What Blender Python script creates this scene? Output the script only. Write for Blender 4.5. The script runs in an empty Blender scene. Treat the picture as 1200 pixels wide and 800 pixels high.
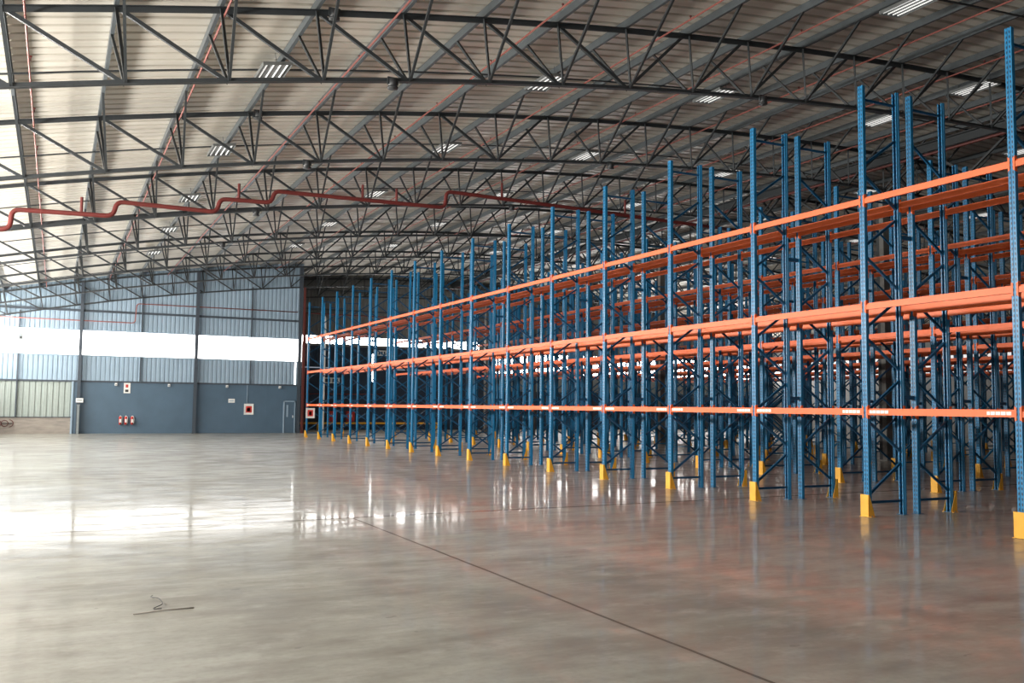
import bpy, math, random
from mathutils import Vector, Matrix
random.seed(7)
scene = bpy.context.scene
COL = scene.collection

# ------------------------------------------------------------------ camera
F_PX, PITCH, ROLL, YAW, CAM_H = 1081.65, 0.0705, 0.0104, 0.4575, 1.793
def setup_camera():
    cy, sy, cp, sp = math.cos(YAW), math.sin(YAW), math.cos(PITCH), math.sin(PITCH)
    fwd = Vector((sy * cp, cy * cp, sp)); right = Vector((cy, -sy, 0)); up = right.cross(fwd)
    cr, sr = math.cos(ROLL), math.sin(ROLL)
    R2 = cr * right + sr * up; U2 = -sr * right + cr * up
    cam = bpy.data.cameras.new('camera'); co = bpy.data.objects.new('camera', cam); COL.objects.link(co)
    m = Matrix.Identity(4)
    for i in range(3):
        m[i][0], m[i][1], m[i][2] = R2[i], U2[i], -fwd[i]
    m[2][3] = CAM_H
    co.matrix_world = m
    cam.sensor_width = 36; cam.lens = F_PX / 1200 * 36; cam.clip_end = 400; cam.clip_start = .05
    scene.camera = co
setup_camera()

# ------------------------------------------------------------------ light
E_FAR, E_RACKEND, E_LEFT, E_REAR, E_RIGHT = 5.4, 22.0, 70.0, 5.0, .6
W = bpy.data.worlds.new('world'); scene.world = W; W.use_nodes = True
W.node_tree.nodes['Background'].inputs[0].default_value = (.75, .85, 1, 1)
W.node_tree.nodes['Background'].inputs[1].default_value = .3
vs = scene.view_settings
scene.display_settings.display_device = 'sRGB'
vs.view_transform = 'Standard'; vs.look = 'None'; vs.gamma = 1; vs.use_curve_mapping = False
vs.exposure = 0.05
scene.cycles.max_bounces = 8; scene.cycles.diffuse_bounces = 5; scene.cycles.glossy_bounces = 4
scene.cycles.sample_clamp_indirect = 6
scene.cycles.use_denoising = True

# ------------------------------------------------------------------ helpers
def tag(o, label=None, cat=None, group=None, kind=None):
    for k, v in (('label', label), ('category', cat), ('group', group), ('kind', kind)):
        if v: o[k] = v
    return o
def link(o, parent=None):
    COL.objects.link(o)
    if parent: o.parent = parent
    return o
def empty(name, loc=(0, 0, 0), parent=None):
    o = bpy.data.objects.new(name, None); o.location = loc; o.empty_display_size = .2
    return link(o, parent)
def inst(name, me, loc=(0, 0, 0), parent=None, rz=0, scale=None):
    o = bpy.data.objects.new(name, me); o.location = loc; o.rotation_euler = (0, 0, rz)
    if scale: o.scale = scale
    return link(o, parent)
def copy_tree(o, parent=None):
    c = o.copy(); COL.objects.link(c)
    if parent: c.parent = parent
    for ch in list(o.children): copy_tree(ch, c)
    return c

class MB:
    def __init__(s): s.v = []; s.f = []; s.sm = []
    def add(s, vs_, fs, smooth=False):
        b = len(s.v); s.v += [tuple(p) for p in vs_]; s.f += [tuple(b + i for i in f) for f in fs]; s.sm += [smooth] * len(fs); return s
    def box(s, a, b):
        (x0, y0, z0), (x1, y1, z1) = a, b
        return s.add([(x0,y0,z0),(x1,y0,z0),(x1,y1,z0),(x0,y1,z0),(x0,y0,z1),(x1,y0,z1),(x1,y1,z1),(x0,y1,z1)],
              [(0,3,2,1),(4,5,6,7),(0,1,5,4),(1,2,6,5),(2,3,7,6),(3,0,4,7)])
    def _axes(s, p, q, ref):
        d = (q - p).normalized(); r = Vector(ref)
        u = r - d * r.dot(d)
        if u.length < 1e-4: u = Vector((1, 0, 0)) - d * d.x
        u.normalize(); return d, u, d.cross(u)
    def prism(s, p, q, prof, ref=(0, 0, 1), smooth=False):
        """profile (list of (u, w)) swept from p to q; u along ref, w along d x u"""
        p, q = Vector(p), Vector(q); d, u, w = s._axes(p, q, ref)
        n = len(prof); vv = [p + u * a + w * b for a, b in prof] + [q + u * a + w * b for a, b in prof]
        fs = [(i, (i + 1) % n, n + (i + 1) % n, n + i) for i in range(n)] + [tuple(range(n))[::-1], tuple(range(n, 2 * n))]
        return s.add(vv, fs, smooth)
    def bar(s, p, q, h, w, ref=(0, 0, 1)):
        return s.prism(p, q, [(-h/2,-w/2),(h/2,-w/2),(h/2,w/2),(-h/2,w/2)], ref)
    def angle(s, p, q, a, t=.008, ref=(0, 0, 1), flip=1):
        return s.prism(p, q, [(0,0),(a,0),(a,t*flip),(t,t*flip),(t,a*flip),(0,a*flip)], ref)
    def tube(s, p, q, r, n=8):
        return s.prism(p, q, [(r*math.cos(2*math.pi*i/n), r*math.sin(2*math.pi*i/n)) for i in range(n)], smooth=False)
    def path(s, pts, r, n=8, fillet=0.0):
        P = [Vector(p) for p in pts]; Q = [P[0]]
        for i in range(1, len(P) - 1):
            a, b, c = P[i-1], P[i], P[i+1]; f = min(fillet, (a-b).length*.45, (c-b).length*.45)
            if f > 0:
                A = b + (a-b).normalized()*f; C_ = b + (c-b).normalized()*f
                for k in range(5):
                    t = k/4; Q.append(A*(1-t)**2 + b*2*t*(1-t) + C_*t*t)
            else: Q.append(b)
        Q.append(P[-1]); u = None; rings = []
        for i, c in enumerate(Q):
            d = ((Q[min(i+1, len(Q)-1)] - c).normalized() + (c - Q[max(i-1, 0)]).normalized()).normalized()
            if u is None:
                ref = Vector((0,0,1)) if abs(d.z) < .9 else Vector((1,0,0)); u = (ref - d*ref.dot(d)).normalized()
            else: u = (u - d*u.dot(d)).normalized()
            w = d.cross(u)
            rings.append([c + (u*math.cos(2*math.pi*k/n) + w*math.sin(2*math.pi*k/n))*r for k in range(n)])
        vv = [p for R in rings for p in R]; fs = []
        for i in range(len(rings)-1):
            for k in range(n): fs.append((i*n+k, i*n+(k+1)%n, (i+1)*n+(k+1)%n, (i+1)*n+k))
        m = len(rings)-1
        fs += [tuple(range(n))[::-1], tuple(m*n+k for k in range(n))]
        return s.add(vv, fs, True)
    def pane(s, name, mat, axis, side, parent=None):
        """build a pane whose face towards the hall glows; the rim and the outer face are plain"""
        o = s.build(name, [M['pane_rim'], mat], parent)
        for p in o.data.polygons:
            if p.normal[axis] * side > .9: p.material_index = 1
        return o
    def mesh(s, name, mat):
        me = bpy.data.meshes.new(name); me.from_pydata(s.v, [], s.f)
        me.polygons.foreach_set('use_smooth', s.sm)
        for m in (mat if isinstance(mat, (list, tuple)) else [mat]): me.materials.append(m)
        me.update(); return me
    def build(s, name, mat, parent=None, loc=(0, 0, 0)):
        return inst(name, s.mesh(name, mat), loc, parent)

# ------------------------------------------------------------------ materials
def nt(name):
    m = bpy.data.materials.new(name); m.use_nodes = True
    return m, m.node_tree.nodes, m.node_tree.links, m.node_tree.nodes['Principled BSDF']
def mix_nodes(N, L, fac, a, b):
    x = N.new('ShaderNodeMix'); x.data_type = 'RGBA'
    if hasattr(fac, 'links') or hasattr(fac, 'is_linked'): L.new(fac, x.inputs[0])
    else: x.inputs[0].default_value = fac
    for i, c in ((6, a), (7, b)):
        if isinstance(c, tuple): x.inputs[i].default_value = (*c, 1) if len(c) == 3 else c
        else: L.new(c, x.inputs[i])
    return x.outputs[2]
def noise(N, L, scale, vec=None, detail=4, rough=.55):
    n = N.new('ShaderNodeTexNoise'); n.inputs['Scale'].default_value = scale; n.inputs['Detail'].default_value = detail
    n.inputs['Roughness'].default_value = rough
    if vec: L.new(vec, n.inputs['Vector'])
    return n.outputs['Fac']
def ramp(N, L, fac, stops):
    r = N.new('ShaderNodeValToRGB'); e = r.color_ramp.elements
    while len(e) < len(stops): e.new(.5)
    for i, (p, c) in enumerate(stops):
        e[i].position = p; e[i].color = (*c, 1) if isinstance(c, tuple) else (c, c, c, 1)
    L.new(fac, r.inputs[0]); return r.outputs[0]
def math_(N, L, op, a, b=None, c=None):
    m = N.new('ShaderNodeMath'); m.operation = op
    for i, v in enumerate((a, b, c)):
        if v is None: continue
        if isinstance(v, (int, float)): m.inputs[i].default_value = v
        else: L.new(v, m.inputs[i])
    return m.outputs[0]
def position(N): return N.new('ShaderNodeNewGeometry').outputs['Position']
def mapped(N, L, vec, scale):
    m = N.new('ShaderNodeMapping'); m.inputs['Scale'].default_value = scale; L.new(vec, m.inputs['Vector']); return m.outputs[0]
def paint(name, col, rough=.45, metal=0.0, var=.12, scale=6):
    m, N, L, P = nt(name)
    f = noise(N, L, scale, position(N))
    d = tuple(c * (1 - var) for c in col); u = tuple(min(1, c * (1 + var)) for c in col)
    L.new(ramp(N, L, f, [(.3, d), (.7, u)]), P.inputs['Base Color'])
    P.inputs['Roughness'].default_value = rough; P.inputs['Metallic'].default_value = metal
    return m
def glow(name, col, s):
    m, N, L, P = nt(name)
    f = noise(N, L, .8, position(N))
    L.new(ramp(N, L, f, [(.3, tuple(c*.93 for c in col)), (.7, col)]), P.inputs['Emission Color'])
    P.inputs['Emission Strength'].default_value = s; P.inputs['Base Color'].default_value = (.8, .8, .8, 1)
    P.inputs['Roughness'].default_value = .4
    m.cycles.emission_sampling = 'NONE' if s < 1 else 'FRONT'
    return m

M = {}
M['truss'] = paint('dark_truss_paint', (.028, .033, .037), .5)
M['purlin'] = paint('galvanised_purlin', (.085, .10, .11), .42, .2)
M['red_pipe'] = paint('red_pipe_paint', (.145, .024, .021), .45)
M['sprinkler'] = paint('faded_red_pipe_paint', (.27, .085, .07), .5)
M['orange'] = paint('orange_beam_paint', (.80, .135, .026), .45, var=.08, scale=2)
M['yellow'] = paint('yellow_guard_paint', (.80, .40, .035), .45, var=.1, scale=5)
M['brace'] = paint('blue_brace_paint', (.009, .085, .185), .38)
M['white'] = paint('white_enamel', (.8, .8, .78), .4, var=.04)
M['grey'] = paint('grey_paint', (.22, .25, .26), .5)
M['column'] = paint('dark_column_paint', (.05, .065, .085), .5)
M['inner_column'] = paint('grey_inner_column_paint', (.16, .155, .145), .5)
M['maroon'] = paint('maroon_column_paint', (.10, .022, .018), .5)
M['red'] = paint('red_enamel', (.55, .05, .04), .35)
M['dark'] = paint('dark_plastic', (.03, .032, .035), .5)
M['wall_up'] = paint('blue_grey_sheeting', (.30, .40, .50), .45, var=.06, scale=1.5)
M['wall_low'] = paint('slate_blue_lining', (.085, .14, .20), .4, var=.07, scale=1.2)
M['wall_light'] = paint('pale_translucent_sheeting', (.34, .39, .37), .4, var=.05)
M['wall_right'] = paint('dull_brown_grey_sheeting', (.20, .20, .195), .5, var=.1)
M['wall_navy'] = paint('navy_lining', (.028, .045, .075), .45, var=.1)
M['pane_rim'] = paint('pane_rim', (.6, .6, .6), .4)
M['side'] = paint('pale_side_sheeting', (.16, .165, .16), .6, var=.05)
M['win_far'] = glow('window_daylight_far', (1, .985, .96), E_FAR)
M['win_end'] = glow('window_daylight_behind_racks', (1, .98, .95), E_RACKEND)
M['win_left'] = glow('window_daylight_left', (1, .965, .90), E_LEFT)
M['win_rear'] = glow('doorway_daylight_rear', (1, .96, .90), E_REAR)
M['win_right'] = glow('window_daylight_right', (1, .98, .95), E_RIGHT)
M['tube'] = glow('lamp_tube', (1, 1, .97), .5)
M['lamp_body'] = paint('lamp_housing_enamel', (.17, .18, .18), .4, .3)

def dado_material():
    m, N, L, P = nt('worn_plaster_dado')
    pos = position(N)
    b = N.new('ShaderNodeTexBrick'); L.new(mapped(N, L, pos, (1, 1, 1)), b.inputs['Vector'])
    f = noise(N, L, 3, mapped(N, L, pos, (.6, 1, 3)))
    L.new(ramp(N, L, f, [(.3, (.26, .235, .215)), (.7, (.38, .34, .30))]), P.inputs['Base Color'])
    P.inputs['Roughness'].default_value = .8; return m
M['dado'] = dado_material()

def roof_material():
    m, N, L, P = nt('cream_roof_lining'); pos = position(N)
    f = noise(N, L, 1.0, mapped(N, L, pos, (.12, 2.4, 0)), 3)
    g = noise(N, L, 1.2, pos, 5)
    c1 = ramp(N, L, f, [(.3, (.60, .565, .50)), (.7, (.76, .72, .64))])
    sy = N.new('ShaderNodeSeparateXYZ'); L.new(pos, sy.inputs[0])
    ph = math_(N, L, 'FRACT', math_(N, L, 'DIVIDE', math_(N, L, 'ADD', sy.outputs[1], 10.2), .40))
    rib_shade = math_(N, L, 'MULTIPLY', math_(N, L, 'MULTIPLY', math_(N, L, 'GREATER_THAN', ph, .66), math_(N, L, 'LESS_THAN', ph, .98)), .30)  # rib shading and lap gaps painted into the lining colour as darker stripes
    c1 = mix_nodes(N, L, rib_shade, c1, (.40, .37, .32))
    c2 = mix_nodes(N, L, ramp(N, L, g, [(.45, 0.0), (.75, .35)]), c1, (.52, .49, .44))
    L.new(c2, P.inputs['Base Color']); P.inputs['Roughness'].default_value = .42; P.inputs['Metallic'].default_value = .15
    return m
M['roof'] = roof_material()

def floor_material():
    m, N, L, P = nt('polished_concrete'); pos = position(N)
    big = noise(N, L, .22, pos, 6, .6)
    mid = noise(N, L, 1.3, mapped(N, L, pos, (.7, 1.5, 1)), 8, .65)
    fine = noise(N, L, 14, pos, 6, .6)
    c = ramp(N, L, big, [(.36, (.20, .188, .160)), (.5, (.255, .248, .215)), (.64, (.31, .308, .278))])
    c = mix_nodes(N, L, ramp(N, L, mid, [(.33, .75), (.5, 0.0)]), c, (.17, .152, .13))
    c = mix_nodes(N, L, ramp(N, L, mid, [(.5, 0.0), (.70, .55)]), c, (.36, .35, .32))
    c = mix_nodes(N, L, ramp(N, L, fine, [(.48, 0.0), (.72, .40)]), c, (.18, .16, .14))
    # cement smears and scuffs
    sm = noise(N, L, 2.2, mapped(N, L, pos, (.9, 1.3, 1)), 9, .7)
    c = mix_nodes(N, L, ramp(N, L, sm, [(.54, 0.0), (.70, .40)]), c, (.42, .41, .38))
    sp = noise(N, L, 5, mapped(N, L, pos, (.8, 1.4, 1)), 3, .5)
    c = mix_nodes(N, L, ramp(N, L, sp, [(.70, 0.0), (.74, .6)]), c, (.11, .10, .09))
    # saw-cut joints: one runs towards the camera, one runs across the hall
    s = N.new('ShaderNodeSeparateXYZ'); L.new(pos, s.inputs[0])
    wob = noise(N, L, .5, pos, 3); wob2 = math_(N, L, 'MULTIPLY_ADD', wob, .16, -.08)
    dx = math_(N, L, 'ABSOLUTE', math_(N, L, 'SUBTRACT', s.outputs[0], math_(N, L, 'MULTIPLY_ADD', wob2, .4, 4.31)))
    j1 = math_(N, L, 'MULTIPLY', math_(N, L, 'LESS_THAN', dx, .018), math_(N, L, 'LESS_THAN', s.outputs[1], 14.45))
    yl = math_(N, L, 'MULTIPLY_ADD', s.outputs[0], .040, 14.30)
    dy = math_(N, L, 'ABSOLUTE', math_(N, L, 'SUBTRACT', s.outputs[1], math_(N, L, 'ADD', yl, wob2)))
    j2 = math_(N, L, 'LESS_THAN', dy, .045)
    dy3 = math_(N, L, 'ABSOLUTE', math_(N, L, 'SUBTRACT', s.outputs[1], 34.0))
    j = math_(N, L, 'MAXIMUM', math_(N, L, 'MAXIMUM', j1, j2), math_(N, L, 'MULTIPLY', math_(N, L, 'LESS_THAN', dy3, .02), .5))
    soft = math_(N, L, 'MULTIPLY', math_(N, L, 'MULTIPLY', math_(N, L, 'LESS_THAN', dx, .05), math_(N, L, 'LESS_THAN', s.outputs[1], 14.45)), .22)
    soft = math_(N, L, 'MAXIMUM', soft, math_(N, L, 'MULTIPLY', math_(N, L, 'LESS_THAN', dy, .11), .22))
    c = mix_nodes(N, L, soft, c, (.14, .125, .11))
    c = mix_nodes(N, L, math_(N, L, 'MULTIPLY', j, .8), c, (.07, .06, .052))
    L.new(c, P.inputs['Base Color'])
    soft_n = noise(N, L, .9, pos, 4, .5)
    rr = ramp(N, L, soft_n, [(.35, .28), (.7, .45)])
    rr = math_(N, L, 'MAXIMUM', rr, math_(N, L, 'MULTIPLY', j, .8))
    L.new(rr, P.inputs['Roughness'])
    P.inputs['IOR'].default_value = 1.45
    cw = noise(N, L, 2.4, mapped(N, L, pos, (.45, 1.5, 1)), 8, .7)
    cw2 = noise(N, L, .5, pos, 3, .5)
    L.new(math_(N, L, 'MULTIPLY', ramp(N, L, cw, [(.38, .08), (.56, .55)]), ramp(N, L, cw2, [(.3, .6), (.6, 1.0)])), P.inputs['Coat Weight']); P.inputs['Coat IOR'].default_value = 1.38
    L.new(ramp(N, L, noise(N, L, 1.6, mapped(N, L, pos, (.8, 1.3, 1)), 5, .6), [(.35, .045), (.65, .13)]), P.inputs['Coat Roughness'])
    L.new(math_(N, L, 'MULTIPLY_ADD', j, -.18, .20), P.inputs['Specular IOR Level'])
    bmp = N.new('ShaderNodeBump'); bmp.inputs['Strength'].default_value = .014; bmp.inputs['Distance'].default_value = .02
    hh = math_(N, L, 'ADD', noise(N, L, 1.1, pos, 3, .5), math_(N, L, 'MULTIPLY', mid, .35))
    L.new(hh, bmp.inputs['Height']); L.new(bmp.outputs[0], P.inputs['Normal']); L.new(bmp.outputs[0], P.inputs['Coat Normal'])
    return m
M['floor'] = floor_material()

def post_material():
    """blue paint with two rows of slots punched through the outer face"""
    m, N, L, P = nt('blue_perforated_post')
    tc = N.new('ShaderNodeTexCoord').outputs['Object']; s = N.new('ShaderNodeSeparateXYZ'); L.new(tc, s.inputs[0])
    ay = math_(N, L, 'ABSOLUTE', s.outputs[1])
    zz = math_(N, L, 'ADD', s.outputs[2], math_(N, L, 'MULTIPLY', ay, .35))
    fz = math_(N, L, 'ABSOLUTE', math_(N, L, 'SUBTRACT', math_(N, L, 'FRACT', math_(N, L, 'DIVIDE', zz, .075)), .5))
    ex = math_(N, L, 'DIVIDE', math_(N, L, 'SUBTRACT', ay, .024), .0115); ez = math_(N, L, 'DIVIDE', fz, .31)
    hole = math_(N, L, 'LESS_THAN', math_(N, L, 'ADD', math_(N, L, 'MULTIPLY', ex, ex), math_(N, L, 'MULTIPLY', ez, ez)), 1.0)
    gn = N.new('ShaderNodeSeparateXYZ'); L.new(N.new('ShaderNodeNewGeometry').outputs['True Normal'], gn.inputs[0])
    face = math_(N, L, 'GREATER_THAN', math_(N, L, 'ABSOLUTE', gn.outputs[0]), .8)
    f = noise(N, L, 5, position(N))
    base = ramp(N, L, f, [(.3, (.008, .16, .34)), (.7, (.012, .20, .42))])
    L.new(mix_nodes(N, L, math_(N, L, 'MULTIPLY', hole, face), base, (.003, .018, .05)), P.inputs['Base Color'])
    P.inputs['Roughness'].default_value = .36
    return m
M['post'] = post_material()

def strip_material():
    m, N, L, P = nt('printed_location_strip')
    tc = N.new('ShaderNodeTexCoord').outputs['Object']; s = N.new('ShaderNodeSeparateXYZ'); L.new(tc, s.inputs[0])
    cell = math_(N, L, 'FRACT', math_(N, L, 'DIVIDE', s.outputs[1], .085))
    a = math_(N, L, 'LESS_THAN', cell, .14)
    n1 = noise(N, L, 90, mapped(N, L, tc, (0, 1, .05)), 1)
    bars = math_(N, L, 'MULTIPLY', math_(N, L, 'GREATER_THAN', n1, .56), .5)
    L.new(mix_nodes(N, L, math_(N, L, 'MAXIMUM', a, bars), (.86, .84, .80), (.62, .24, .14)), P.inputs['Base Color'])
    P.inputs['Roughness'].default_value = .4
    return m
M['strip'] = strip_material()

# ------------------------------------------------------------------ dimensions
XL, XR, Y0, YW, YB = -5.15, 59.0, -10.0, 58.66, 65.58     # side walls, wall behind the camera, far wall, deeper far wall
XC = 26.93
S, T, Y1 = 1.74, 6.925, 17.104
def zt(x): return 11.245 - .00372 * (x - XC) ** 2          # top chord of the trusses
def zb(x): return zt(x) - 1.40
def slope(x): return -.00744 * (x - XC)
SHEET = .20                                                # roof sheet above the top chord
XRET = 13.95
def nodeX(j): return S * (j - .517)
BAYY = [Y1 + i * T for i in range(-2, 8)]                  # truss lines

# ------------------------------------------------------------------ setting
fl = MB().box((XL - .2, Y0 - .2, -.2), (XR + .2, YB + .2, 0)).build('floor', M['floor']); tag(fl, kind='structure')

def ceiling():
    mb = MB(); xs = [XL - .3 + (XR - XL + .6) * i / 44 for i in range(45)]
    prof = []; y = Y0 - .2; P_ = .40
    while y < YB + .3:
        prof += [(y, 0), (y + .27, 0), (y + .285, .02), (y + .30, .02), (y + .32, .06), (y + .365, .06), (y + .385, .0)]; y += P_
    n = len(prof); vv = []; fs = []
    for x in xs:
        for (yy, dz) in prof: vv.append((x, yy, zt(x) + SHEET + dz))
    for i in range(len(xs) - 1):
        for k in range(n - 1): fs.append((i*n+k, i*n+k+1, (i+1)*n+k+1, (i+1)*n+k))
    mb.add(vv, fs)
    b = len(mb.v)                                          # outer skin, so the roof has thickness
    vv = []; 
    for x in xs: vv += [(x, Y0 - .2, zt(x) + SHEET + .12), (x, YB + .3, zt(x) + SHEET + .12)]
    mb.add(vv, [(2*i, 2*i+1, 2*i+3, 2*i+2) for i in range(len(xs) - 1)])
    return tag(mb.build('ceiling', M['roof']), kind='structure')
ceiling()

def ribbed(mb, a0, a1, zlo, zhi, fixed, axis='x', out=1, period=.25, depth=.035, thick=.04):
    """ribbed sheeting standing along x (axis 'x', plane y=fixed) or along y; zhi may follow the roof"""
    pts = []; a = a0
    while a < a1 - 1e-6:
        for da, dd in ((0, 0), (.55, 0), (.65, 1), (.9, 1)):
            t = a + da * period
            if t < a1: pts.append((t, dd * depth))
        a += period
    pts.append((a1, 0))
    vv = []
    for t, d in pts:
        h = zhi(t) if callable(zhi) else zhi
        p = (t, fixed + out * d) if axis == 'x' else (fixed + out * d, t)
        q = (t, fixed + out * (depth + thick)) if axis == 'x' else (fixed + out * (depth + thick), t)
        vv += [(*p, zlo), (*p, h), (*q, zlo), (*q, h)]
    n = len(pts); fs = []
    for i in range(n - 1):
        fs += [(4*i, 4*i+4, 4*i+5, 4*i+1), (4*i+2, 4*i+3, 4*i+7, 4*i+6), (4*i, 4*i+2, 4*i+6, 4*i+4), (4*i+1, 4*i+5, 4*i+7, 4*i+3)]
    mb.add(vv, fs); return mb
roofz = lambda x: zt(x) + SHEET + .03

# far wall on the open-floor side
wb = ribbed(MB(), XL, XRET, 5.95, roofz, YW).build('wall_back', M['wall_up']); tag(wb, kind='structure')
ribbed(MB(), XL, XRET, 2.98, 4.50, YW).build('middle_sheeting', M['wall_up'], wb)
MB().box((.81, YW, 0), (XRET, YW + .08, 2.98)).build('lower_lining', M['wall_low'], wb)
mb = MB()
x = .81 + 1.22
while x < XRET: mb.box((x, YW - .006, 0), (x + .035, YW, 2.96)); x += 1.22
mb.build('lining_joint_strip', M['wall_low'], wb)
ribbed(MB(), XL, .81, .92, 2.98, YW, period=.30, depth=.045).build('pale_sheeting', M['wall_light'], wb)
MB().box((XL, YW - .06, 0), (.80, YW + .08, .92)).build('dado_wall', M['dado'], wb)
MB().box((XL, YW - .10, .92), (.81, YW, .955)).build('dado_capping', M['column'], wb)
MB().box((.78, YW - .07, 0), (.88, YW - .001, 2.98)).build('lining_edge', M['wall_up'], wb)
t1 = MB().box((XL, YW - .05, 2.95), (XRET - .1, YW, 3.05)).build('trim_1', M['column']); tag(t1, kind='structure')
t2 = MB().box((XL, YW - .12, 7.02), (XRET - .1, YW - .002, 7.14)).build('trim_2', M['column']); tag(t2, kind='structure')
t3 = MB().box((XL, YW - .03, 4.46), (XRET - .1, YW, 4.52)).box((XL, YW - .03, 5.93), (XRET - .1, YW, 5.99)).build('trim_3', M['wall_up']); tag(t3, kind='structure')

colx = [1.15 - 6.3, 1.15, 7.5, 13.75]
for i in range(3):
    w = MB().box((colx[i] + .05, YW + .01, 4.50), (colx[i+1] - .05 if i < 2 else XRET, YW + .05, 5.95)).pane(f'window_{i+1}', M['win_far'], 1, -1)
    tag(w, kind='structure')
    fr = MB()
    for xx in (colx[i] + 3.15,): fr.box((xx - .015, YW - .005, 4.5), (xx + .015, YW + .012, 5.95))
    fr.build('window_frame', M['wall_up'], w)
w = MB().box((13.50, YW - .02, 3.02), (13.60, YW - .005, 4.46)).pane('window_4', M['win_far'], 1, -1); tag(w, kind='structure')  # glowing strip standing in for light reflected at the wall corner
# columns of the far wall
def hbeam(x, y, z1, b=.17, h=.24, t=.016):
    m_ = MB(); m_.box((x-b/2, y-h, 0), (x+b/2, y-h+t, z1)); m_.box((x-b/2, y-t, 0), (x+b/2, y, z1)); m_.box((x-t/2, y-h+t, 0), (x+t/2, y-t, z1)); return m_
for i, x in enumerate(colx[1:]):
    o = hbeam(x, YW - .12, zb(x) + 1.3).build('wall_column', M['column'])
    MB().box((x-.14, YW-.42, 0), (x+.14, YW-.07, .025)).build('base_plate', M['column'], o)
    tag(o, ['dark steel wall column beside the pale corrugated panel', 'dark steel wall column midway along the blue lining', 'dark steel corner column where the blue wall ends by the racks'][i], 'column', 'steel columns of the far wall')
for i, x in enumerate((-2.0, 4.40, 10.75)):
    o = MB().box((x-.035, YW-.15, 5.96), (x+.035, YW-.05, zb(x)+.2)).build('wall_post', M['column'])
    MB().box((x-.035, YW-.15, .95 if i == 0 else 3.06), (x+.035, YW-.05, 4.49)).build('lower_section', M['column'], o)
    MB().box((x-.012, YW-.08, 4.49), (x+.012, YW-.05, 5.96)).build('tie_bar', M['wall_up'], o)
    tag(o, ['slim grey wall post above the plaster dado', 'slim grey wall post between the two middle columns', 'slim grey wall post above the framed hose cabinet'][i], 'post', 'slim posts between the wall columns')

# return wall and the deeper far wall behind the racks
o = ribbed(MB(), YW + .08, YB, 0, lambda y: roofz(XRET), XRET, axis='y', out=-1).build('wall_return', M['wall_right']); tag(o, kind='structure')
wr = ribbed(MB(), XRET, XR, 6.95, roofz, YB).build('wall_far', M['wall_right']); tag(wr, kind='structure')
MB().box((XRET, YB, 0), (XR, YB + .08, 4.42)).build('navy_lining', M['wall_navy'], wr)
ribbed(MB(), XRET, 30.2, 4.50, 6.1, YB).build('middle_sheeting', M['wall_navy'], wr)
ribbed(MB(), 30.2, XR, 5.95, 6.95, YB).build('middle_sheeting', M['wall_right'], wr)
MB().box((30.2, YB - .03, 3.0), (XR, YB, 4.42)).build('pale_panel', M['grey'], wr)
MB().box((XRET, YB - .01, 6.02), (30.2, YB, 6.2)).box((XRET, YB - .01, 6.74), (30.2, YB, 7.0)).build('sill', M['wall_right'], wr)
MB().box((XRET, YB + .05, 6.1), (30.2, YB + .1, 6.95)).build('lintel', M['wall_right'], wr)
w = MB().box((14.6, YB - .02, 6.2), (29.4, YB + .03, 6.74)).pane('window_5', M['win_end'], 1, -1); tag(w, kind='structure')
fr = MB()
for k in range(8): fr.box((14.6 + k*2.05, YB - .05, 6.10), (14.68 + k*2.05, YB - .021, 6.85))
fr.build('window_frame', M['column'], w)
w = MB().box((30.2, YB + .01, 4.42), (58.6, YB + .06, 6.0)).pane('window_6', M['win_end'], 1, -1); tag(w, kind='structure')  # pane made taller than its frame to imitate bloom
w = MB().box((20.80, YB - .03, 3.5), (20.92, YB - .005, 5.6)).pane('window_7', M['win_end'], 1, -1); tag(w, kind='structure')
fr = MB()
for k in range(13): fr.box((30.2 + k*2.3, YB - .05, 4.5), (30.3 + k*2.3, YB + .005, 5.95))
fr.box((30.2, YB - .05, 5.2), (58.6, YB + .005, 5.28)); fr.build('window_frame', M['column'], w.children[0] if w.children else w)
t4 = MB().box((XRET, YB - .12, 10.02), (XR, YB - .005, 10.12)).box((XRET, YB - .12, 8.6), (XR, YB - .005, 8.72)).build('trim_4', M['purlin']); tag(t4, kind='structure')

# side walls and the wall behind the camera, with the openings that light the hall
wl = ribbed(MB(), Y0, YW, 5.95, zt(XL) + SHEET + .05, XL, axis='y', out=-1).build('wall_left', M['side']); tag(wl, kind='structure')
MB().box((XL - .1, Y0, 0), (XL, YW, 5.05)).box((XL - .1, Y0, 5.05), (XL, 4.0, 5.95)).build('lower_lining', M['side'], wl)
w = MB().box((XL - .06, 4.0, 5.05), (XL - .02, YW - .3, 5.95)).pane('window_8', M['win_left'], 0, 1); tag(w, kind='structure')
wrr = MB().box((XR, Y0, 0), (XR + .1, YB, 4.4)).box((XR, Y0, 5.95), (XR + .1, YB, zt(XR) + SHEET + .05)).build('wall_right', M['wall_right']); tag(wrr, kind='structure')
w = MB().box((XR + .02, Y0 + .5, 4.4), (XR + .06, YB - .3, 5.95)).pane('window_9', M['win_right'], 0, -1); tag(w, kind='structure')
def rear():
    mb = MB(); n = 40
    mb.box((XL, Y0 - .1, 0), (-3.5, Y0, 5.0)); mb.box((2.5, Y0 - .1, 0), (XR, Y0, 5.0)); 
    for i in range(n):
        a, b = XL + (XR - XL) * i / n, XL + (XR - XL) * (i + 1) / n
        mb.box((a, Y0 - .1, 5.0), (b, Y0, min(zt(a), zt(b)) + SHEET + .06))
    return mb.build('wall_front', M['side'])
tag(rear(), kind='structure')
d = MB().box((-3.5, Y0 - .08, 0.01), (2.5, Y0 - .05, 5.0)).pane('door_2', M['win_rear'], 1, 1); tag(d, kind='structure')

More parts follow.
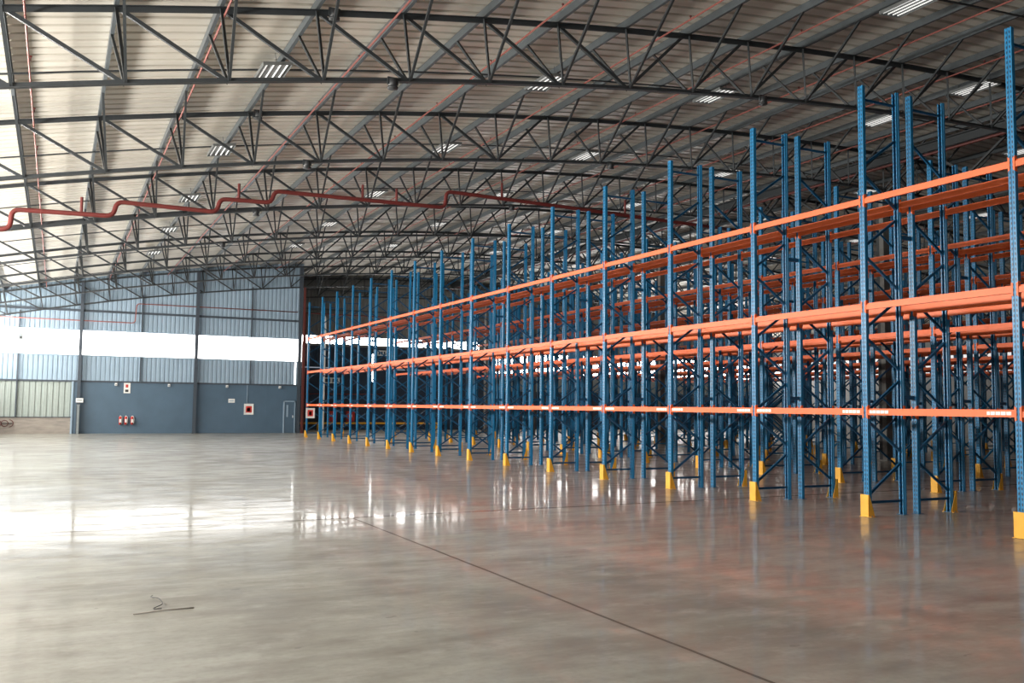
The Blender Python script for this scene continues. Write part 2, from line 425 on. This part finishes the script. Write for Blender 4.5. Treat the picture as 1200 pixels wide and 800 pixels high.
# small door in the far wall
d = MB().box((12.93, YW - .05, .01), (13.55, YW - .01, 1.95)).build('door_1', M['wall_low']); tag(d, kind='structure')
MB().box((12.86, YW - .08, 0), (12.93, YW - .005, 2.02)).box((13.55, YW - .08, 0), (13.61, YW - .005, 2.02)).box((12.86, YW - .08, 1.95), (13.61, YW - .005, 2.02)).build('door_frame', M['wall_up'], d)
MB().box((13.06, YW - .065, 1.0), (13.16, YW - .05, 1.75)).build('glass_slot', M['wall_up'], d)
MB().box((13.44, YW - .10, .95), (13.48, YW - .05, 1.1)).build('door_handle', M['white'], d)

# ------------------------------------------------------------------ roof steel
JN = list(range(-2, 35))
def truss(Y, xa, xb, label):
    root = empty('roof_truss', (0, Y, 0))
    tag(root, label, 'roof truss', 'arched lattice trusses under the roof')
    js = [j for j in JN if xa <= nodeX(j) <= xb]
    top = []; bot = []
    for j in js:
        xx = nodeX(j); bot.append((xx, zb(xx))); xt = xx - 1.4 * slope(xx) * .75; top.append((xt, zt(xt)))
    tc = MB(); bc = MB()
    ext_t = [(max(xa, top[0][0] - .9), zt(top[0][0] - .9))] + top + [(min(xb, top[-1][0] + .9), zt(top[-1][0] + .9))]
    for a, b in zip(ext_t[:-1], ext_t[1:]):
        for s in (1, -1):
            tc.prism((a[0], s*.008, a[1]), (b[0], s*.008, b[1]), [(0,0),(0,-s*.07),(-.012,-s*.07),(-.012,-s*.012),(-.10,-s*.012),(-.10,0)])
    for a, b in zip(bot[:-1], bot[1:]):
        for s in (1, -1):
            bc.prism((a[0], s*.008, a[1]), (b[0], s*.008, b[1]), [(0,0),(0,-s*.055),(.012,-s*.055),(.012,-s*.012),(.085,-s*.012),(.085,0)])
    tc.build('top_chord', M['truss'], root); bc.build('bottom_chord', M['truss'], root)
    for n_, (t_, b_) in enumerate(zip(top, bot)):
        j = js[n_]
        MB().angle((t_[0], -.03, t_[1]-.03), (b_[0], -.03, b_[1]+.02), .062, .008, ref=(1,0,0)).build('web_post', M['truss'], root)
        if n_ + 1 < len(js):
            k = 32 - j
            down_right = (j < 7) or (16 <= j < 25)
            p, q = (t_, bot[n_+1]) if down_right else (b_, top[n_+1])
            MB().angle((p[0], .03, p[1]), (q[0], .03, q[1]), .068, .008, ref=(0,0,1), flip=-1).build('web_diagonal', M['truss'], root)
    return root
place = ['nearest roof truss, passing overhead closer than the whole racks', 'roof truss at the top edge of the photo, only its far end in view',
         'large roof truss whose top chord runs along the top of the photo', 'second full roof truss counting away from the camera',
         'third full roof truss, just behind the stepped red pipe', 'fourth full roof truss counting away from the camera',
         'fifth full roof truss counting away from the camera', 'roof truss one bay short of the blue far wall',
         'roof truss standing against the blue far wall', 'short roof truss against the dark wall behind the racks']
for i, Y in enumerate(BAYY):
    if i == 9: truss(Y - .35, XRET, XR, place[i])
    elif i == 8: truss(Y - .30, XL, XR, place[i])
    else: truss(Y, XL, XR, place[i])

# purlins with knee braces, bridging bars
def purlin(j):
    x = nodeX(j); xt = x - 1.4 * slope(x) * .75; z = zt(xt) + .005; yend = YB if x > XRET else YW
    root = MB(); s = 1 if x < XC else -1
    prof = [(0,0),(0,.07*s),(.008,.07*s),(.008,.008*s),(.172,.008*s),(.172,.07*s),(.18,.07*s),(.18,0)]
    root.prism((xt, Y0, z), (xt, yend - .01, z), prof)
    side = 'dark middle' if 12 <= j <= 20 else ''
    root = root.build('roof_purlin', M['purlin'], None)
    return root, x, xt, z
ordn = ['first','second','third','fourth','fifth','sixth','seventh','eighth','ninth','tenth','eleventh','twelfth','thirteenth','fourteenth','fifteenth','sixteenth','seventeenth','eighteenth']
for j in JN:
    o, x, xt, z = purlin(j)
    if j < 16: lab = f'grey roof purlin over the open floor side, {ordn[15-j]} before the ridge' if 15-j < 18 else ''
    elif j == 16: lab = 'grey roof purlin along the ridge above the inner columns'
    else: lab = f'grey roof purlin beyond the ridge, {ordn[j-17]} on that slope'
    tag(o, lab, 'purlin', 'roof purlins running along the hall')
    for i, Y in enumerate(BAYY):
        if Y < 12 and j < 2: continue
        if i == 9 and x < XRET: continue
        YY = Y - (.35 if i == 9 else .30 if i == 8 else 0)
        for dy in ((-1.95, 1.4) if i < 8 else (-1.95,)):
            MB().angle((x, YY + math.copysign(.05, dy), zb(x) + .02), (xt, YY + dy, z + .03), .05, .007, ref=(1,0,0)).build('knee_brace', M['truss'], o)
for i in range(9):
    Y = BAYY[i] + T/2; mb = MB(); n = 36
    xa = XL if i < 8 else XRET
    P = [xa + (XR - xa) * k / n for k in range(n + 1)]
    for a, b in zip(P[:-1], P[1:]): mb.bar((a, Y, zt(a) - .02), (b, Y, zt(b) - .02), .035, .035)
    o = mb.build('bridging_bar', M['truss'])
    tag(o, f'thin dark bar tying purlins midway between the {["two nearest trusses","top edge truss and next one","first and second full trusses","second and third full trusses","third and fourth full trusses","fourth and fifth full trusses","fifth truss and the next","last two trusses","blue wall line and the dark wall"][i]}', 'bar', 'purlin bridging bars')

# ridge girder and inner columns
g = empty('ridge_girder', (XC, 0, 0)); tag(g, 'dark lattice girder running along the ridge above the inner columns', 'girder')
MB().box((-.13, Y0, 10.78), (.13, YB-.1, 10.82)).box((-.13, Y0, 11.08), (.13, YB-.1, 11.12)).box((-.02, Y0, 10.82), (.02, YB-.1, 11.08)).build('top_chord', M['truss'], g)
MB().box((-.13, Y0, 9.55), (.13, YB-.1, 9.59)).box((-.02, Y0, 9.59), (.02, YB-.1, 9.75)).build('bottom_chord', M['truss'], g)
y = Y0 + 1; k = 0
while y < YB - 2:
    MB().bar((0, y, 9.7 if k % 2 else 10.85), (0, y + T/4, 10.85 if k % 2 else 9.7), .07, .07, ref=(1,0,0)).build('web_diagonal', M['truss'], g); y += T/4; k += 1
for i, Y in enumerate(BAYY[1:9]):
    o = MB(); o.box((XC-.16, Y-.16, .02), (XC+.16, Y+.16, 9.55)); o = o.build('inner_column', M['inner_column'])
    MB().box((XC-.28, Y-.28, 0), (XC+.28, Y+.28, .025)).build('base_plate', M['inner_column'], o)
    MB().box((XC-.165, Y+.03, .03), (XC-.161, Y+.165, 9.5)).build('shade_strip', M['truss'], o)  # thin dark strip standing in for the column's shaded side
    tag(o, f'tall square grey column under the ridge, {ordn[i]} along the line going away', 'column', 'columns under the ridge girder')

# ------------------------------------------------------------------ pipes
def pipe(name, pts, r, mat, label, cat='pipe', group=None, fillet=.18, n=10):
    o = MB().path(pts, r, n, fillet).build(name, mat); return tag(o, label, cat, group)
YP = 29.8
main = [(-5.0,6.60),(-1.38,6.70),(-1.35,7.29),(1.32,7.36),(1.40,7.81),(4.30,7.79),(4.38,8.22),(5.97,8.27),(6.07,8.66),(12.0,8.74),(12.03,9.33),(16.75,9.28),(22.24,9.20),(26.3,9.15)]
mp = pipe('main_pipe', [(x, YP, z) for x, z in main], .07, M['red_pipe'], 'thick dark red water pipe stepping upward across the hall under the roof', fillet=.22)
for x in (.45, 4.95, 9.0, 10.2, 14.2, 19.5):
    zz = [z for (x0, z), (x1, _) in zip(main, main[1:]) if x0 <= x <= x1][0]
    MB().tube((x, YP, zz), (x, YP, zz + .55), .045).build('riser', M['red_pipe'], mp)
for n_ in range(18):
    x = -.72 + 3.2 * n_
    if x > 57: break
    z = zt(x) - .17
    mb = MB().tube((x, Y0 + 1, z), (x, YW - .6, z), .021, 6)
    o = mb.build('sprinkler_pipe', M['sprinkler'])
    tag(o, f'thin red sprinkler pipe running away under the roof, {ordn[n_]} from the open floor side', 'pipe', 'sprinkler pipes along the hall')
    y = 9.0
    HD = MB().tube((.03, 0, 0), (.03, 0, .08), .010, 5).tube((.03, 0, .08), (.03, 0, .10), .026, 6).mesh('sprinkler_head', M['red_pipe']) if n_ == 0 else HD
    while y < YW - 3:
        inst('sprinkler_head', HD, (x, y, z), o); y += 3.46
pipe('wall_pipe', [(-5.0, YW-.28, 6.50),(4.0, YW-.28, 6.47),(4.06, YW-.28, 7.62),(13.55, YW-.28, 7.64)], .03, M['sprinkler'], 'thin pinkish red pipe stepping up along the blue far wall')
pipe('riser_pipe', [(14.28, YW-.35, .0),(14.28, YW-.35, 7.7)], .08, M['red_pipe'], 'thick red riser pipe beside the corner column, further from the blue wall', group='red risers at the wall corner')
pipe('riser_pipe', [(14.06, YW-.35, 0),(14.06, YW-.35, 7.6)], .05, M['red_pipe'], 'slimmer red riser pipe tight against the corner column', group='red risers at the wall corner')
pipe('wall_pipe', [(14.2, YB-.3, 2.55),(22.5, YB-.3, 2.6)], .035, M['red_pipe'], 'low thin red pipe on the dark wall behind the racks')
pipe('wall_pipe', [(14.2, YB-.3, 8.3),(40, YB-.3, 8.35)], .045, M['red_pipe'], 'high thin red pipe on the dark wall behind the racks')
pipe('ridge_pipe', [(XC-.5, Y0+1, 10.55),(XC-.5, YB-.5, 10.55)], .05, M['maroon'], 'dark red pipe running along the ridge girder')
pipe('white_pipe', [(15.4, YW, 0),(15.4, YW, 7.4),(15.4, YW+.35, 7.55),(15.4, YW+.35, 7.3)], .09, M['white'], 'white pipe with a bent top standing behind the last rack frame')
sh = MB().box((13.86, YW-.62, 0), (13.98, YW-.5, 9.2)).build('corner_post', M['maroon']); tag(sh, 'maroon steel post standing in front of the corner column', 'post')

# ------------------------------------------------------------------ ceiling lamps and floodlights
def lamp_proto():
    r = empty('ceiling_lamp')
    h = MB(); h.box((-.32,-.62,.06),(.32,.62,.075)); h.box((-.32,-.62,.0),(-.31,.62,.06)); h.box((.31,-.62,0),(.32,.62,.06)); h.box((-.31,-.62,0),(.31,-.61,.06)); h.box((-.31,.61,0),(.31,.62,.06))
    h.build('housing', M['lamp_body'], r)
    for k in range(4): MB().tube((-.225+.15*k, -.58, .03), (-.225+.15*k, .58, .03), .016, 8).build('lamp_tube', M['tube'], r)
    hg = MB()
    for y in (-.5, .5): hg.tube((0, y, .07), (0, y, .30), .006, 5)
    hg.build('hanger', M['truss'], r)
    return r
lp = lamp_proto(); first = True
lampY = {4.05: [20.5, 27.6, 34.7, 41.5, 48.3], 11.1: [20.7, 27.6, 35.0, 42.0, 48.6], 16.6: [13.9, 20.7, 27.9, 35.0, 42.1, 49], 23.4: [17.5, 20.9, 28.5, 35.2, 42.6, 50], 30.6: [21, 28, 35, 42, 49], 37.5: [28, 35, 42, 49], 44.5: [35, 42, 49]}
rowname = {4.05: 'row over the open floor', 11.1: 'row above the front rack posts', 16.6: 'row over the first rack aisle', 23.4: 'row just before the ridge', 30.6: 'row just beyond the ridge', 37.5: 'second row beyond the ridge', 44.5: 'third row beyond the ridge'}
for x, ys in lampY.items():
    for n_, y in enumerate(ys):
        o = lp if first else copy_tree(lp); first = False
        o.location = (x, y, zt(x) - .14); o.rotation_euler = (0, -math.atan(slope(x)), 0)
        tag(o, f'white four-tube ceiling lamp, {rowname[x]}, {ordn[n_]} going away', 'ceiling lamp', 'ceiling lamps hung from the purlins')
def flood_proto():
    r = empty('floodlight')
    h = MB(); h.path([(0,0,.04),(0,0,-.05),(0,-.0,-.13)], .085, 14); h.build('lamp_drum', M['dark'], r)
    MB().path([(0,0,-.12),(0,0,-.16)], .105, 16).build('reflector', M['dark'], r)
    MB().box((-.11,-.02,-.08),(-.09,.02,.07)).box((.09,-.02,-.08),(.11,.02,.07)).box((-.11,-.02,.05),(.11,.02,.07)).build('bracket', M['truss'], r)
    return r
fp = flood_proto(); first = True
for (x, i, z, lab) in ((4.5, 2, 0, 'on the top chord of the large truss nearest the camera'), (5.7, 2, 1, 'on the bottom chord of the large truss over the open floor'), (4.4, 3, 0, 'on the top chord of the second full truss'), (5.7, 3, 1, 'on the bottom chord of the second full truss'),
                  (15.13, 3, 1, 'on the second full truss above the racks'), (15.1, 2, 1, 'on the large truss above the racks'), (5.7, 4, 1, 'on the third full truss over the open floor'), (15.13, 4, 1, 'on the third full truss above the racks'), (5.7, 5, 1, 'on the fourth full truss')):
    o = fp if first else copy_tree(fp); first = False
    o.location = (x, BAYY[i] - .09, (zb(x) if z else zt(x) - .05)); tag(o, 'dark round floodlight ' + lab, 'floodlight', 'dark floodlights on the trusses')

# ------------------------------------------------------------------ pallet racking
PH, FD, BAY, PW, PD = 7.45, .90, 2.8, .105, .075
ZB = (1.77, 3.57, 5.41)
def post_mesh():
    w, d, t = PW/2, PD, .004
    prof = [(0,-w),(0,-.012),(.006,-.009),(.006,.009),(0,.012),(0,w),(d*.45,w),(d*.5,w-.008),(d,w-.008),(d,w-.03),(d-t,w-.03),(d-t,w-.012),(d*.5+t,w-.012),(d*.45,w-t),(t,w-t),
            (.010,.009),(.010,-.009),(t,-w+t),(d*.45,-w+t),(d*.5+t,-w+.012),(d-t,-w+.012),(d-t,-w+.03),(d,-w+.03),(d,-w+.008),(d*.5,-w+.008),(d*.45,-w)]
    mb = MB(); mb.prism((0,0,.006), (0,0,PH), prof, ref=(1,0,0)); return mb.mesh('post', M['post'])
POST = post_mesh()
PLATE = MB().box((-.02,-.075,0),(.105,.075,.008)).mesh('foot_plate', M['brace'])
zig = []
z = .37; k = 0
while z + .53 < PH - .2:
    zig.append((z, z + .53, k % 2)); z += .71; k += 1
def brace_bar(mb, p, q, s=1):
    return mb.prism(p, q, [(-.022,-.016*s),(.022,-.016*s),(.022,.016*s),(.018,.016*s),(.018,-.012*s),(-.018,-.012*s),(-.018,.016*s),(-.022,.016*s)])
DIAG = []
for n_, (za, zb_, f) in enumerate(zig):
    a, b = (.06, FD-.06) if f == 0 else (FD-.06, .06)
    DIAG.append(brace_bar(MB(), (a, 0, za), (b, 0, zb_)).mesh('brace', M['brace']))
DIAG.append(brace_bar(MB(), (.06, 0, .24), (FD-.06, 0, .24)).mesh('brace', M['brace']))
DIAG.append(brace_bar(MB(), (.06, 0, PH-.24), (FD-.06, 0, PH-.24)).mesh('brace', M['brace']))
def merged_frame():
    mb = MB()
    for me, sx, ox in [(POST, 1, 0), (POST, -1, FD), (PLATE, 1, 0), (PLATE, -1, FD)] + [(d, 1, 0) for d in DIAG]:
        vv = [(v.co.x * sx + ox, v.co.y, v.co.z) for v in me.vertices]
        fs = [tuple(p.vertices) if sx > 0 else tuple(reversed(p.vertices)) for p in me.polygons]; mb.add(vv, fs)
    return mb.mesh('upright_frame', M['post'])
# the frame mesh of a detailed row is its pair of posts
def pair_posts():
    mb = MB()
    for sx, ox in ((1, 0), (-1, FD)):
        mb.add([(v.co.x * sx + ox, v.co.y, v.co.z) for v in POST.vertices], [tuple(p.vertices) if sx > 0 else tuple(reversed(p.vertices)) for p in POST.polygons])
    return mb
FRAME_FAR = merged_frame()
def beam_mesh():
    """step beam: outer face at x=0, box 50 x 110 mm with a ledge, connector plates hooked on the posts"""
    y0, y1 = PW/2, BAY - PW/2; mb = MB()
    prof = [(-.055,-.002),(-.055,-.05),(.030,-.05),(.030,-.024),(.055,-.024),(.055,-.002)]
    # prism along y: u=+z, w = d x u = y x z = +x
    mb.prism((0, y0, 0), (0, y1, 0), [(u, w + .052) for u, w in prof])
    for ya, yb in ((.026, y0 + .004), (y1 - .004, BAY - .026)):
        mb.box((-.007, ya, -.10), (-.001, yb, .09))
    for ya, yb in ((y0 - .001, y0 + .004), (y1 - .004, y1 + .001)):
        mb.box((-.006, ya, -.12), (.052, yb, .11))
    return mb
BEAM = beam_mesh().mesh('beam', M['orange'])
BEAM_R = MB(); _b = beam_mesh(); BEAM_R.add([(-v[0], v[1], v[2]) for v in _b.v], [tuple(reversed(f)) for f in _b.f]); BEAM_R = BEAM_R.mesh('beam', M['orange'])
STRIP = MB().box((-.002, 0, -.026), (.0005, .40, .026)).mesh('label_strip', M['strip'])
SPACER = MB().box((0, -.03, -.035), (.26, .03, .035)).mesh('row_spacer', M['brace'])

def guard_mesh():
    mb = MB(); w, h, t = .085, .375, .006
    mb.box((-.05, -w, .004), (-.05 + t, w, h))
    for s in (-1, 1):
        y0, y1 = (s*w, s*(w - t)); ya, yb = min(y0, y1), max(y0, y1)
        mb.add([(-.05+t, ya, .004), (.095, ya, .004), (.095, ya, .03), (-.02, ya, h), (-.05+t, ya, h), (-.05+t, yb, .004), (.095, yb, .004), (.095, yb, .03), (-.02, yb, h), (-.05+t, yb, h)],
               [(0,1,2,3,4),(9,8,7,6,5),(0,5,6,1),(1,6,7,2),(2,7,8,3),(3,8,9,4),(4,9,5,0)])
        mb.box((-.04, min(s*w, s*(w+.035)), 0), (.09, max(s*w, s*(w+.035)), .006))
    return mb
GUARD = guard_mesh().mesh('guard_plate', M['yellow'])
BOLT = MB().path([(0,0,0),(0,0,.018)], .009, 6).mesh('anchor_bolt', M['grey'])
ordr = ordn
pairs = [12.38 + 5.12 * n for n in range(6)]
ny = 16
def make_guard(x, y, flip, lab, grp, detail):
    o = inst('post_guard', GUARD, (x, y, 0), None, math.pi if flip else 0)
    tag(o, lab, 'post guard', grp)
    if detail:
        for s in (-1, 1): inst('anchor_bolt', BOLT, (.02, s*.103, .006), o)
    return o
def row(x0, n, back):
    """one single-deep run of racking, its outer face at x0"""
    detail = n < 2
    kmin = -1 if n == 0 else max(-1, int(math.floor((x0 / 1.52 - 8.69) / BAY)) - 1)
    root = empty('pallet_rack', (x0, 0, 0))
    pl = ['frontmost', 'second', 'third', 'fourth', 'fifth', 'sixth', 'seventh', 'eighth', 'ninth'][n]
    lab = (f'blue and orange pallet rack row, front run of the {pl} pair from the open floor' if not back else
           f'blue and orange pallet rack row, rear run of the {pl} pair from the open floor')
    if n == 0 and not back: lab = 'blue and orange pallet rack row facing the open floor, frontmost of all rows'
    if n == 0 and back: lab = 'blue and orange pallet rack row standing right behind the frontmost one'
    tag(root, lab, 'pallet rack', 'rows of empty pallet racking')
    for k in range(kmin, ny):
        y = 8.69 + BAY * k
        if detail:
            fr = empty('upright_frame', (0, y, 0), root)
            if back: fr.scale = (-1, 1, 1); fr.location.x = FD
            inst('post', POST, (0, 0, 0), fr); inst('post', POST, (FD, 0, 0), fr, math.pi)
            inst('foot_plate', PLATE, (0, 0, 0), fr); inst('foot_plate', PLATE, (FD, 0, 0), fr, math.pi)
            for d in DIAG: inst('brace', d, (0, 0, 0), fr)
        else:
            fr = inst('upright_frame', FRAME_FAR, (FD if back else 0, y, 0), root, scale=(-1 if back else 1, 1, 1))
        if back:
            for zs in (2.02, 4.85): inst('row_spacer', SPACER, (-.27, y, zs), root)
        if k < ny - 1:
            for li, zz in enumerate(ZB):
                b1 = inst('beam', BEAM, (0, y, zz), root)
                inst('beam', BEAM_R, (FD, y, zz), root)
                if li == 0 and not back and n < 2:
                    inst('label_strip', STRIP, (0, .10, .0), b1); inst('label_strip', STRIP, (0, BAY - .50, .0), b1)
    return kmin
for n, x in enumerate(pairs):
    k0 = row(x, n, False); row(x + 1.18, n, True)
    pl = ['frontmost', 'second', 'third', 'fourth', 'fifth', 'sixth', 'seventh', 'eighth', 'ninth'][n]
    for k in range(max(k0, 0 if n == 0 else k0), ny):
        y = 8.69 + BAY * k; q = ordn[k] if k >= 0 else 'nearest'
        if n == 0:
            make_guard(x, y, False, f'yellow steel post guard on the open floor edge of the racks, {q} going away', 'yellow guards along the open floor', True)
            make_guard(x + 1.18 + FD, y, True, f'yellow steel post guard on the aisle behind the frontmost racks, {q} going away', 'yellow guards on the first aisle near side', k < 5)
        else:
            make_guard(x, y, False, f'yellow post guard at the front of the {pl} rack pair, {q} frame going away', f'yellow guards in front of the {pl} rack pair', False)
            if n < 6: make_guard(x + 1.18 + FD, y, True, f'yellow post guard at the back of the {pl} rack pair, {q} frame going away', f'yellow guards behind the {pl} rack pair', False)

# ------------------------------------------------------------------ signs, extinguishers, small things
def sign(name, x0, x1, z0, z1, y, label, marks=None, mat='white', frame=None):
    o = MB().box((x0, y - .02, z0), (x1, y, z1)).build(name, M[mat])
    if frame: 
        f = .05; MB().box((x0-f, y-.04, z0-f), (x0, y, z1+f)).box((x1, y-.04, z0-f), (x1+f, y, z1+f)).box((x0, y-.04, z0-f), (x1, y, z0)).box((x0, y-.04, z1), (x1, y, z1+f)).build('frame', M[frame], o)
    for (a, b, c, d_, mm) in (marks or []): MB().box((a, y - .026, c), (b, y - .0201, d_)).build('symbol', M[mm], o)
    return tag(o, label, 'sign')
sign('notice_sign', 1.02, 1.40, 1.78, 2.02, YW - .36, 'small white notice on the wall column beside the pale corrugated panel', [(1.08, 1.34, 1.88, 1.93, 'grey')])
o = sign('fire_sign', 3.54, 3.90, 2.35, 2.95, YW - .01, 'tall white fire sign above the three extinguishers', [(3.64, 3.78, 2.68, 2.86, 'red'), (3.62, 3.80, 2.42, 2.56, 'dark')])
sign('notice_sign', 9.50, 9.88, 1.86, 2.10, YW - .01, 'small pale notice to the near side of the hose cabinet', [(9.55, 9.83, 1.96, 2.0, 'wall_up')])
o = sign('hose_cabinet', 10.50, 10.98, 1.18, 1.76, YW - .01, 'white framed cabinet with an orange red panel on the blue wall', [(10.56, 10.92, 1.26, 1.66, 'red'), (10.63, 10.83, 1.33, 1.55, 'white'), (10.70, 10.77, 1.36, 1.5, 'red')], 'white', 'white'); o['category'] = 'cabinet'
MB().tube((10.62, YW-.03, 1.8), (10.62, YW-.03, 2.95), .015).build('conduit', M['wall_up'], o)
def extinguisher(x, lab, y=YW):
    r = empty('fire_extinguisher', (x, y - .14, .52))
    MB().path([(0,0,0),(0,0,.42),(0,0,.46)], .075, 12).build('cylinder_body', M['red'], r)
    MB().path([(0,0,.46),(0,0,.52)], .03, 8).build('valve', M['white'], r)
    MB().path([(0,0,.5),(.09,-.02,.47),(.10,-.03,.2),(.09,-.03,.06)], .014, 6, .05).build('hose', M['white'], r)
    MB().box((-.05,-.078,.12),(.05,-.07,.32)).build('sticker', M['white'], r)
    MB().box((-.03,.07,.3),(.03,.14,.36)).build('bracket', M['grey'], r)
    return tag(r, lab, 'fire extinguisher', 'extinguishers on the blue wall')
extinguisher(3.41, 'red fire extinguisher on the blue wall, nearest of three to the pale panel')
extinguisher(3.71, 'red fire extinguisher on the blue wall, middle one of three')
extinguisher(4.05, 'red fire extinguisher on the blue wall, of three the one nearest the racks')
for x, lab in ((3.11, 'above the three extinguishers'), (6.03, 'before the middle wall column'), (9.39, 'above the small pale notice'), (12.61, 'above the small door')):
    o = MB().box((x-.06, YW-.12, 2.78), (x+.06, YW, 2.93)).build('wall_lamp', M['white'])
    MB().box((x-.045, YW-.13, 2.80), (x+.045, YW-.12, 2.86)).build('lens', M['grey'], o)
    tag(o, 'small pale box lamp atop the blue lining ' + lab, 'wall lamp', 'small lamps along the lining top')
o = MB().box((-1.98, YW-.2, 5.28), (-1.82, YW-.03, 5.62)).build('alarm_box', M['grey']); tag(o, 'small grey box fixed in front of the bright window strip', 'box')
MB().box((-1.96, YW-.22, 5.32), (-1.84, YW-.2, 5.45)).build('grille', M['dark'], o)
o = MB().box((1.10, YW-.58, 0), (1.22, YW-.48, 1.62)).build('marker_post', M['grey']); tag(o, 'low grey green post in front of the wall column by the pale panel', 'post')
MB().box((1.08, YW-.60, 1.60), (1.24, YW-.46, 1.66)).build('cap', M['grey'], o)
r = empty('hose_reel', (-2.62, YW-.19, .58)); tag(r, 'dark coiled hose hanging on the plaster dado by the open floor', 'hose reel')
for q, xx in enumerate((-.22, .12, .34)):
    rr = .17 if q != 2 else .2
    MB().path([(xx + rr*math.cos(t*math.pi/8), 0, rr*math.sin(t*math.pi/8)) for t in (range(17) if q != 2 else range(-4, 5))], .022, 6).build('hose_coil', M['maroon'], r)
MB().box((-.4,.06,-.02),(.5,.12,.02)).build('bracket', M['dark'], r)
# framed sign at the end of the front rack row
o = sign('rack_end_sign', 12.40, 12.78, 1.10, 1.55, 50.63, 'white framed red sign tied to the far end of the frontmost rack', [(12.44, 12.74, 1.15, 1.50, 'red'), (12.52, 12.66, 1.22, 1.42, 'white')], 'white', 'white')
sign('location_plate', 17.2, 18.4, 3.35, 3.75, YB - .001, 'white plate with dark marks low on the dark wall behind the racks', [(17.3, 17.7, 3.42, 3.68, 'wall_navy'), (17.85, 18.25, 3.42, 3.68, 'wall_navy')])
sign('location_plate', 21.2, 22.1, 5.45, 5.85, YB - .001, 'white plate with dark marks high on the dark wall beside the light slit', [(21.28+.2*k, 21.4+.2*k, 5.53, 5.77, 'wall_navy') for k in range(4)])
b = empty('barrier_rail', (0, YB - .8, 0)); tag(b, 'yellow barrier rail on the floor along the dark wall behind the racks', 'barrier')
MB().box((14.6, -.04, .42), (26, .04, .56)).build('rail', M['yellow'], b)
for k in range(7): MB().box((14.8 + 1.8*k, -.05, 0), (14.92 + 1.8*k, .05, .42)).build('leg', M['yellow'], b)
for x, lab in ((17.6, 'nearer the corner'), (18.9, 'further from the corner')):
    o = MB().box((x, YB-.4, .6), (x+.55, YB-.001, 1.35)).build('fire_cabinet', M['red']); tag(o, 'red fire cabinet on the dark wall behind the racks, ' + lab, 'cabinet', 'red cabinets behind the racks')
    MB().box((x+.05, YB-.415, .65), (x+.5, YB-.4, 1.3)).build('door', M['red'], o); MB().box((x+.2, YB-.42, .9), (x+.35, YB-.415, 1.1)).build('symbol', M['white'], o)
# scrap on the floor
o = MB().path([(.88,9.30,.008),(.84,9.12,.03),(.90,8.95,.05),(.93,8.82,.02),(.82,8.70,.008),(.90,8.68,.008)], .004, 6, .05).build('wire_scrap', M['dark']); tag(o, 'short curled scrap of dark wire lying on the open floor', 'wire')
o = MB().path([(.66,8.56,.006),(.9,8.60,.01),(1.16,8.62,.006)], .006, 6).build('wood_splinter', M['dado']); tag(o, 'thin brown splinter lying on the floor beside the wire scrap', 'splinter')
